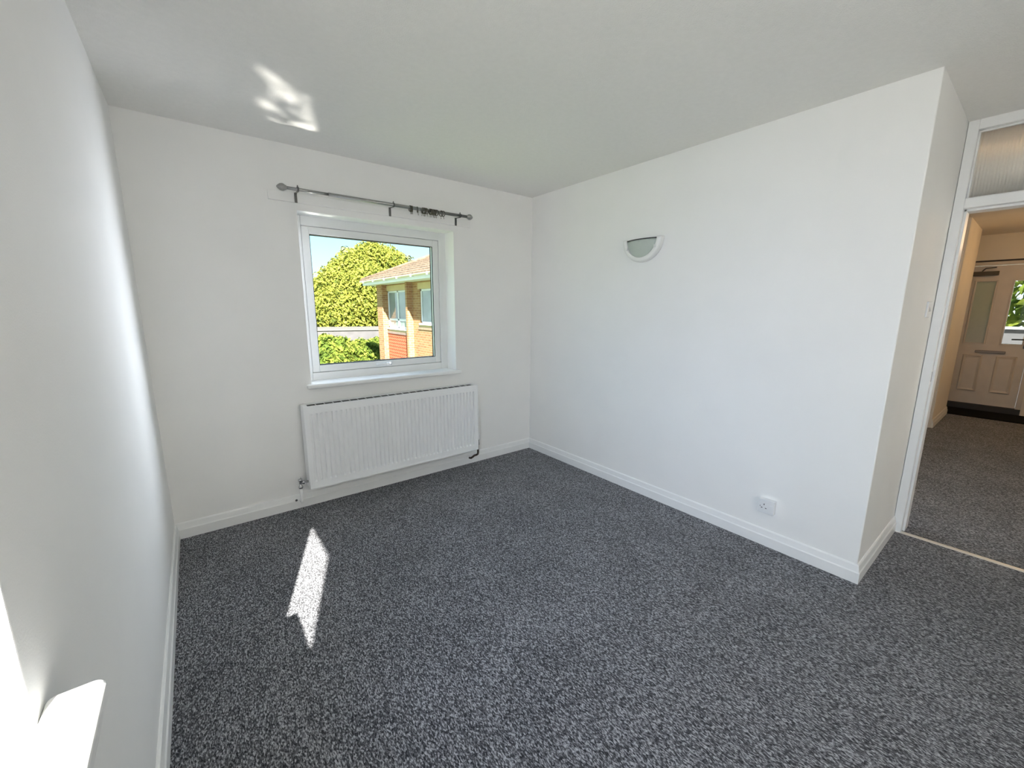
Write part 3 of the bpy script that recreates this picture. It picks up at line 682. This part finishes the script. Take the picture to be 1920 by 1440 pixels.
for k, (bl, cnt, sd_, lab, bx_) in enumerate((
    ([blob(618, 668, 15, 34), blob(638, 664, 15.5, 30), blob(605, 690, 14, 30), blob(632, 700, 14.5, 30), blob(612, 642, 15.5, 16)], 13000, 21, 'bushy green shrub at the window corner below the grey wall', (612, 700, 15)),
    ([blob(695, 672, 21, 34), blob(676, 655, 21, 20), blob(706, 655, 21.5, 22), blob(690, 705, 20.5, 34)], 13000, 22, 'rounded green shrub beside the brick pier of the flats', (694, 720, 21)))):
    b0 = at(*bx_); tree('shrub', (b0.x, b0.y, GZ0), .08, bl, cnt, .075, sd_, leafB, lab, 'shrub')

# garden wall / garage parapet
gw = at(650, 625, 27); gd = Vector((1, 0, 0))
gwall = empty('garage', (gw.x, gw.y, GZ0), 'low grey flat roofed garage between shrubs and tree', 'garage')
za = at(600, 631, 25).z; zt = at(600, 619, 25).z
ga, gb = at(575, 619, 26), at(722, 614, 26)
dirv = (Vector((gb.x, gb.y, 0))-Vector((ga.x, ga.y, 0))).normalized(); nv = Vector((-dirv.y, dirv.x, 0))
def obox(o, d, n_, l, w, z0, z1):
    p = [o, o+d*l, o+d*l+n_*w, o+n_*w]; m_ = MB()
    m_.add([(q.x, q.y, z0) for q in p]+[(q.x, q.y, z1) for q in p], [(0, 3, 2, 1), (4, 5, 6, 7), (0, 1, 5, 4), (1, 2, 6, 5), (2, 3, 7, 6), (3, 0, 4, 7)]); return m_
o_ = Vector((ga.x, ga.y, 0))-dirv*2
child(obox(o_, dirv, nv, 11, 4, GZ0, ga.z-.05), 'wall', gray, gwall); child(obox(o_-nv*.08, dirv, nv, 11.1, 4.16, ga.z-.05, ga.z), 'roof', mat('pale_roof_edge', (.13, .12, .105), .8, var=.06), gwall)

# distant house with orange roof
hb_ = at(560, 560, 60); hr = empty('house', (hb_.x, hb_.y, GZ0), 'distant house with an orange tiled roof at the tree edge', 'house')
hx, hy = hb_.x-5, hb_.y; ze = at(580, 533, 60).z; zr = at(580, 513, 60).z
child(MB().box((hx-5, hy-3, GZ0), (hx+5.8, hy+4, ze)), 'wall', mat('orange_brick', (.45, .24, .13), .9, var=.15), hr)
child(MB().prism([(hy-3.6, ze), (hy+.5, zr), (hy+4.6, ze)], 0, hx-5.4, hx+6.2), 'roof', mat('orange_roof', (.62, .30, .14), .85, var=.2), hr)

# ---- brick flats
flats = empty('apartment_block', (3.2, 9, GZ0), 'buff brick block of flats with brown tiled roof and red hung tiles', 'building')
XW, XP, YE, YN = 3.11, 2.92, 12.33, 2.4
XB = XW+.10
bw = MB()
w1 = (9.74, 11.80, .683, 1.985); w2 = (7.55, 9.06, .925, 1.975)
zt_ = 2.26
bw.box((XW, w1[1], GZ0), (XW+6, YE, zt_)); bw.box((XW, w1[0], GZ0), (XW+6, w1[1], w1[2])); bw.box((XW, w1[0], w1[3]), (XW+6, w1[1], zt_))
bw.box((XW, w2[1], GZ0), (XW+6, w1[0], zt_)); bw.box((XW, w2[0], GZ0), (XW+6, w2[1], w2[2])); bw.box((XW, w2[0], w2[3]), (XW+6, w2[1], zt_))
bw.box((XW, YN, GZ0), (XW+6, w2[0], zt_)); bw.box((XW+.35, w2[0]-.1, w1[2]-.2), (XW+.5, w1[1]+.1, 2.1))
child(bw, 'brick_wall', brick, flats)
child(MB().box((XP, 11.80, GZ0), (XW, YE, zt_)), 'brick_pier', brick, flats)
child(MB().box((XP, 9.615, GZ0), (XW, 9.74, zt_)), 'brick_pier', brick, flats)
for w, zl in ((w1, .22), (w2, .22)):
    y0, y1, z0, z1 = w
    child(MB().box((XW-.012, y0-(.0 if w is w1 else .12), z1), (XW+.05, y1+(.0 if w is w1 else .12), z1+.19)), 'lintel', cream, flats)
    fr_ = MB(); t = .055; X0_, X1_ = XW+.03, XW+.09
    fr_.box((X0_, y0, z0), (X1_, y0+t, z1)); fr_.box((X0_, y1-t, z0), (X1_, y1, z1)); fr_.box((X0_, y0, z1-t), (X1_, y1, z1)); fr_.box((X0_, y0, z0), (X1_, y1, z0+t))
    ym = y1-(.90 if w is w1 else 1.0)
    fr_.box((X0_, ym-.04, z0), (X1_, ym+.04, z1))
    if w is w1: fr_.box((X0_, y0, .985-.035), (X1_, y1, .985+.035))
    wf = child(fr_, 'window', wht, flats)
    zz = [z0, .985, z1] if w is w1 else [z0, z1]
    for i in range(len(zz)-1):
        for (p_, q_) in ((y0, ym), (ym, y1)):
            pn = MB().box((XW+.055, p_+.03, zz[i]+.02), (XW+.065, q_-.03, zz[i+1]-.02)).build('pane', refl, wf); pn.location = (0, 0, 0)
    child(MB().box((XW-.06, y0+.0, z0-.05), (XW+.06, y1, z0)), 'window_sill', wht, flats)
child(MB().box((XW-.02, w1[0], .545), (XW+.02, w1[1], w1[2]-.05)), 'brick_band', cream, flats)
child(MB().box((XW-.05, w1[0], .480), (XW+.02, w1[1], .545)), 'tile_flashing', mat('lead_grey', (.22, .16, .14), .7, var=.1), flats)
child(MB().box((XW-.022, w2[0]-.12, w2[2]-.20), (XW+.02, w2[1]+.14, w2[2]-.12)), 'sill_course', mat('brown_tile_course', (.30, .20, .14), .8, var=.15), flats)
child(MB().box((XW-.022, w2[0]-.02, w2[2]-.12), (XW+.02, w2[1]+.04, w2[2]-.05)), 'brick_band', cream, flats)
# hung tiles: overlapping rows of scalloped tiles
ht = MB(); row = .112; tw = .165
zrow = .48; j = 0
while zrow > -.50:
    off = (j % 2)*tw/2
    y = w1[0]-off
    while y < w1[1]:
        ya, yb = max(y, w1[0]), min(y+tw-.006, w1[1])
        if yb-ya > .02:
            pts = [(ya, zrow+.03), (yb, zrow+.03), (yb, zrow-row*.72), ((ya*.25+yb*.75), zrow-row*1.0), ((ya+yb)/2, zrow-row*1.1), ((ya*.75+yb*.25), zrow-row*1.0), (ya, zrow-row*.72)]
            xo = [XW-.012, XW-.012, XW-.030, XW-.036, XW-.038, XW-.036, XW-.030]
            v = [(xx, p_[0], p_[1]) for xx, p_ in zip(xo, pts)]+[(xx+.014, p_[0], p_[1]) for xx, p_ in zip(xo, pts)]
            n_ = 7; ht.add(v, [tuple(range(n_)), tuple(range(n_, 2*n_))[::-1]]+[(i, (i+1) % n_, n_+(i+1) % n_, n_+i) for i in range(n_)])
        y += tw
    zrow -= row; j += 1
child(ht, 'hung_tiles', redtile, flats)['kind'] = 'stuff'
# ground-floor bay window
child(MB().box((XW-.02, w1[0]+.05, -1.9), (XW+.02, w1[1]-.05, -.62)), 'ground_window', refl, flats)
child(MB().box((XW-.05, w1[0], -.66), (XW+.02, w1[1], -.56)), 'ground_window_head', wht, flats)
# eaves
XE = XW-.52; ZF0, ZF1 = 2.205, 2.315
YH = YE+.52
child(MB().box((XE, YN, ZF0), (XE+.025, YH, ZF1)), 'fascia', wht, flats)
child(MB().box((XE+.02, YN, ZF0+.01), (XW+.05, YH, ZF0+.02)), 'soffit', wht, flats)
child(MB().box((XE, YH-.025, ZF0), (XW+6, YH, ZF1)), 'end_fascia', wht, flats)
gt = MB(); gp = []
for k in range(9):
    t = math.pi+math.pi*k/8; gp.append((XE-.055+.05*math.cos(t), ZF1+.035+.05*math.sin(t)))
gp2 = [(x*1.0+(.006 if x < XE-.055 else -.006), z+.004) for x, z in gp][::-1]
gt.prism(gp+gp2, 1, YN, YH+.03)
gu = child(gt, 'gutter', mat('pale_gutter', (.60, .57, .50), .5, var=.04), flats)
bkm = MB().box((XE-.112, 0, ZF1-.03), (XE, .04, ZF1+.045))
b0_ = None
for i in range(9):
    y = YH-.35-i*1.05
    if b0_ is None: b0_ = bkm.build('gutter_bracket', wht, gu); b0_.location = (0, y, 0)
    else: c = b0_.copy(); COL.objects.link(c); c.parent = gu; c.location = (0, y, 0)
# hipped roof in stepped tile courses
PT = math.tan(math.radians(24)); rf = empty('roof', (0, 0, 0), '', ''); del rf['label']; del rf['category']; rf.parent = flats; rf.location = -flats.location
NC = 15; cw = .26
for i in range(NC):
    d0, d1 = i*cw-.06, (i+1)*cw-.06
    zA, zB = ZF1+.06+d0*PT, ZF1+.06+d1*PT
    yA, yB = YH+.06-max(d0, -.06)-.06, YH+.06-d1-.06
    xA, xB = XE-.02+d0, XE-.02+d1+.03
    h = .055
    v = [(xA, YN, zA), (xA, yA, zA), (xB, yB, zB), (xB, YN, zB), (xA, YN, zA+h), (xA, yA, zA+h), (xB, yB, zB+h*.35), (xB, YN, zB+h*.35)]
    c = MB().add(v, [(0, 1, 2, 3), (4, 7, 6, 5), (0, 4, 5, 1), (1, 5, 6, 2), (2, 6, 7, 3), (3, 7, 4, 0)]).build('tile_course', rooft, rf); c.location = (0, 0, 0)
hp = MB().tube([(XE-.02, YH, ZF1+.10), (XE-.02+NC*cw, YH-NC*cw, ZF1+.10+NC*cw*PT)], .06, 8).build('hip_tiles', rooft, rf); hp.location = (0, 0, 0)
v = [(XE, YH, ZF1), (XE+NC*cw*2, YH, ZF1), (XE+NC*cw, YH-NC*cw, ZF1+NC*cw*PT)]
hs = MB().add(v+[(p[0], p[1]-.03, p[2]-.03) for p in v], [(0, 1, 2), (3, 5, 4), (0, 3, 4, 1), (1, 4, 5, 2), (2, 5, 3, 0)]).build('hip_end', rooft, rf); hs.location = (0, 0, 0)

# outside the front door: landing wall, shrub
pp = empty('landing_parapet', (7.26, -2.6, GZ0), 'low grey parapet with a white coping outside the front door glass', 'parapet')
child(MB().box((7.2, -3.9, GZ0), (7.32, -1.4, 1.12)), 'wall', mat('grey_render', (.13, .13, .135), .9, var=.08), pp); child(MB().box((7.17, -3.9, 1.12), (7.35, -1.4, 1.155)), 'coping', wht, pp, .004)
fs = empty('garden_tree', (10.5, -2.4, GZ0), 'green leafy tree seen through the front door glass', 'tree')
child(MB().tube([(10.5, -2.4, GZ0), (10.5, -2.4, 1.2)], .12, 8), 'trunk', bark, fs)
child(foliage([(10.5, -2.6, 1.9, 1.3, 1.7, 1.5)], 2600, .12, 31), 'foliage', leafB, fs)['kind'] = 'stuff'
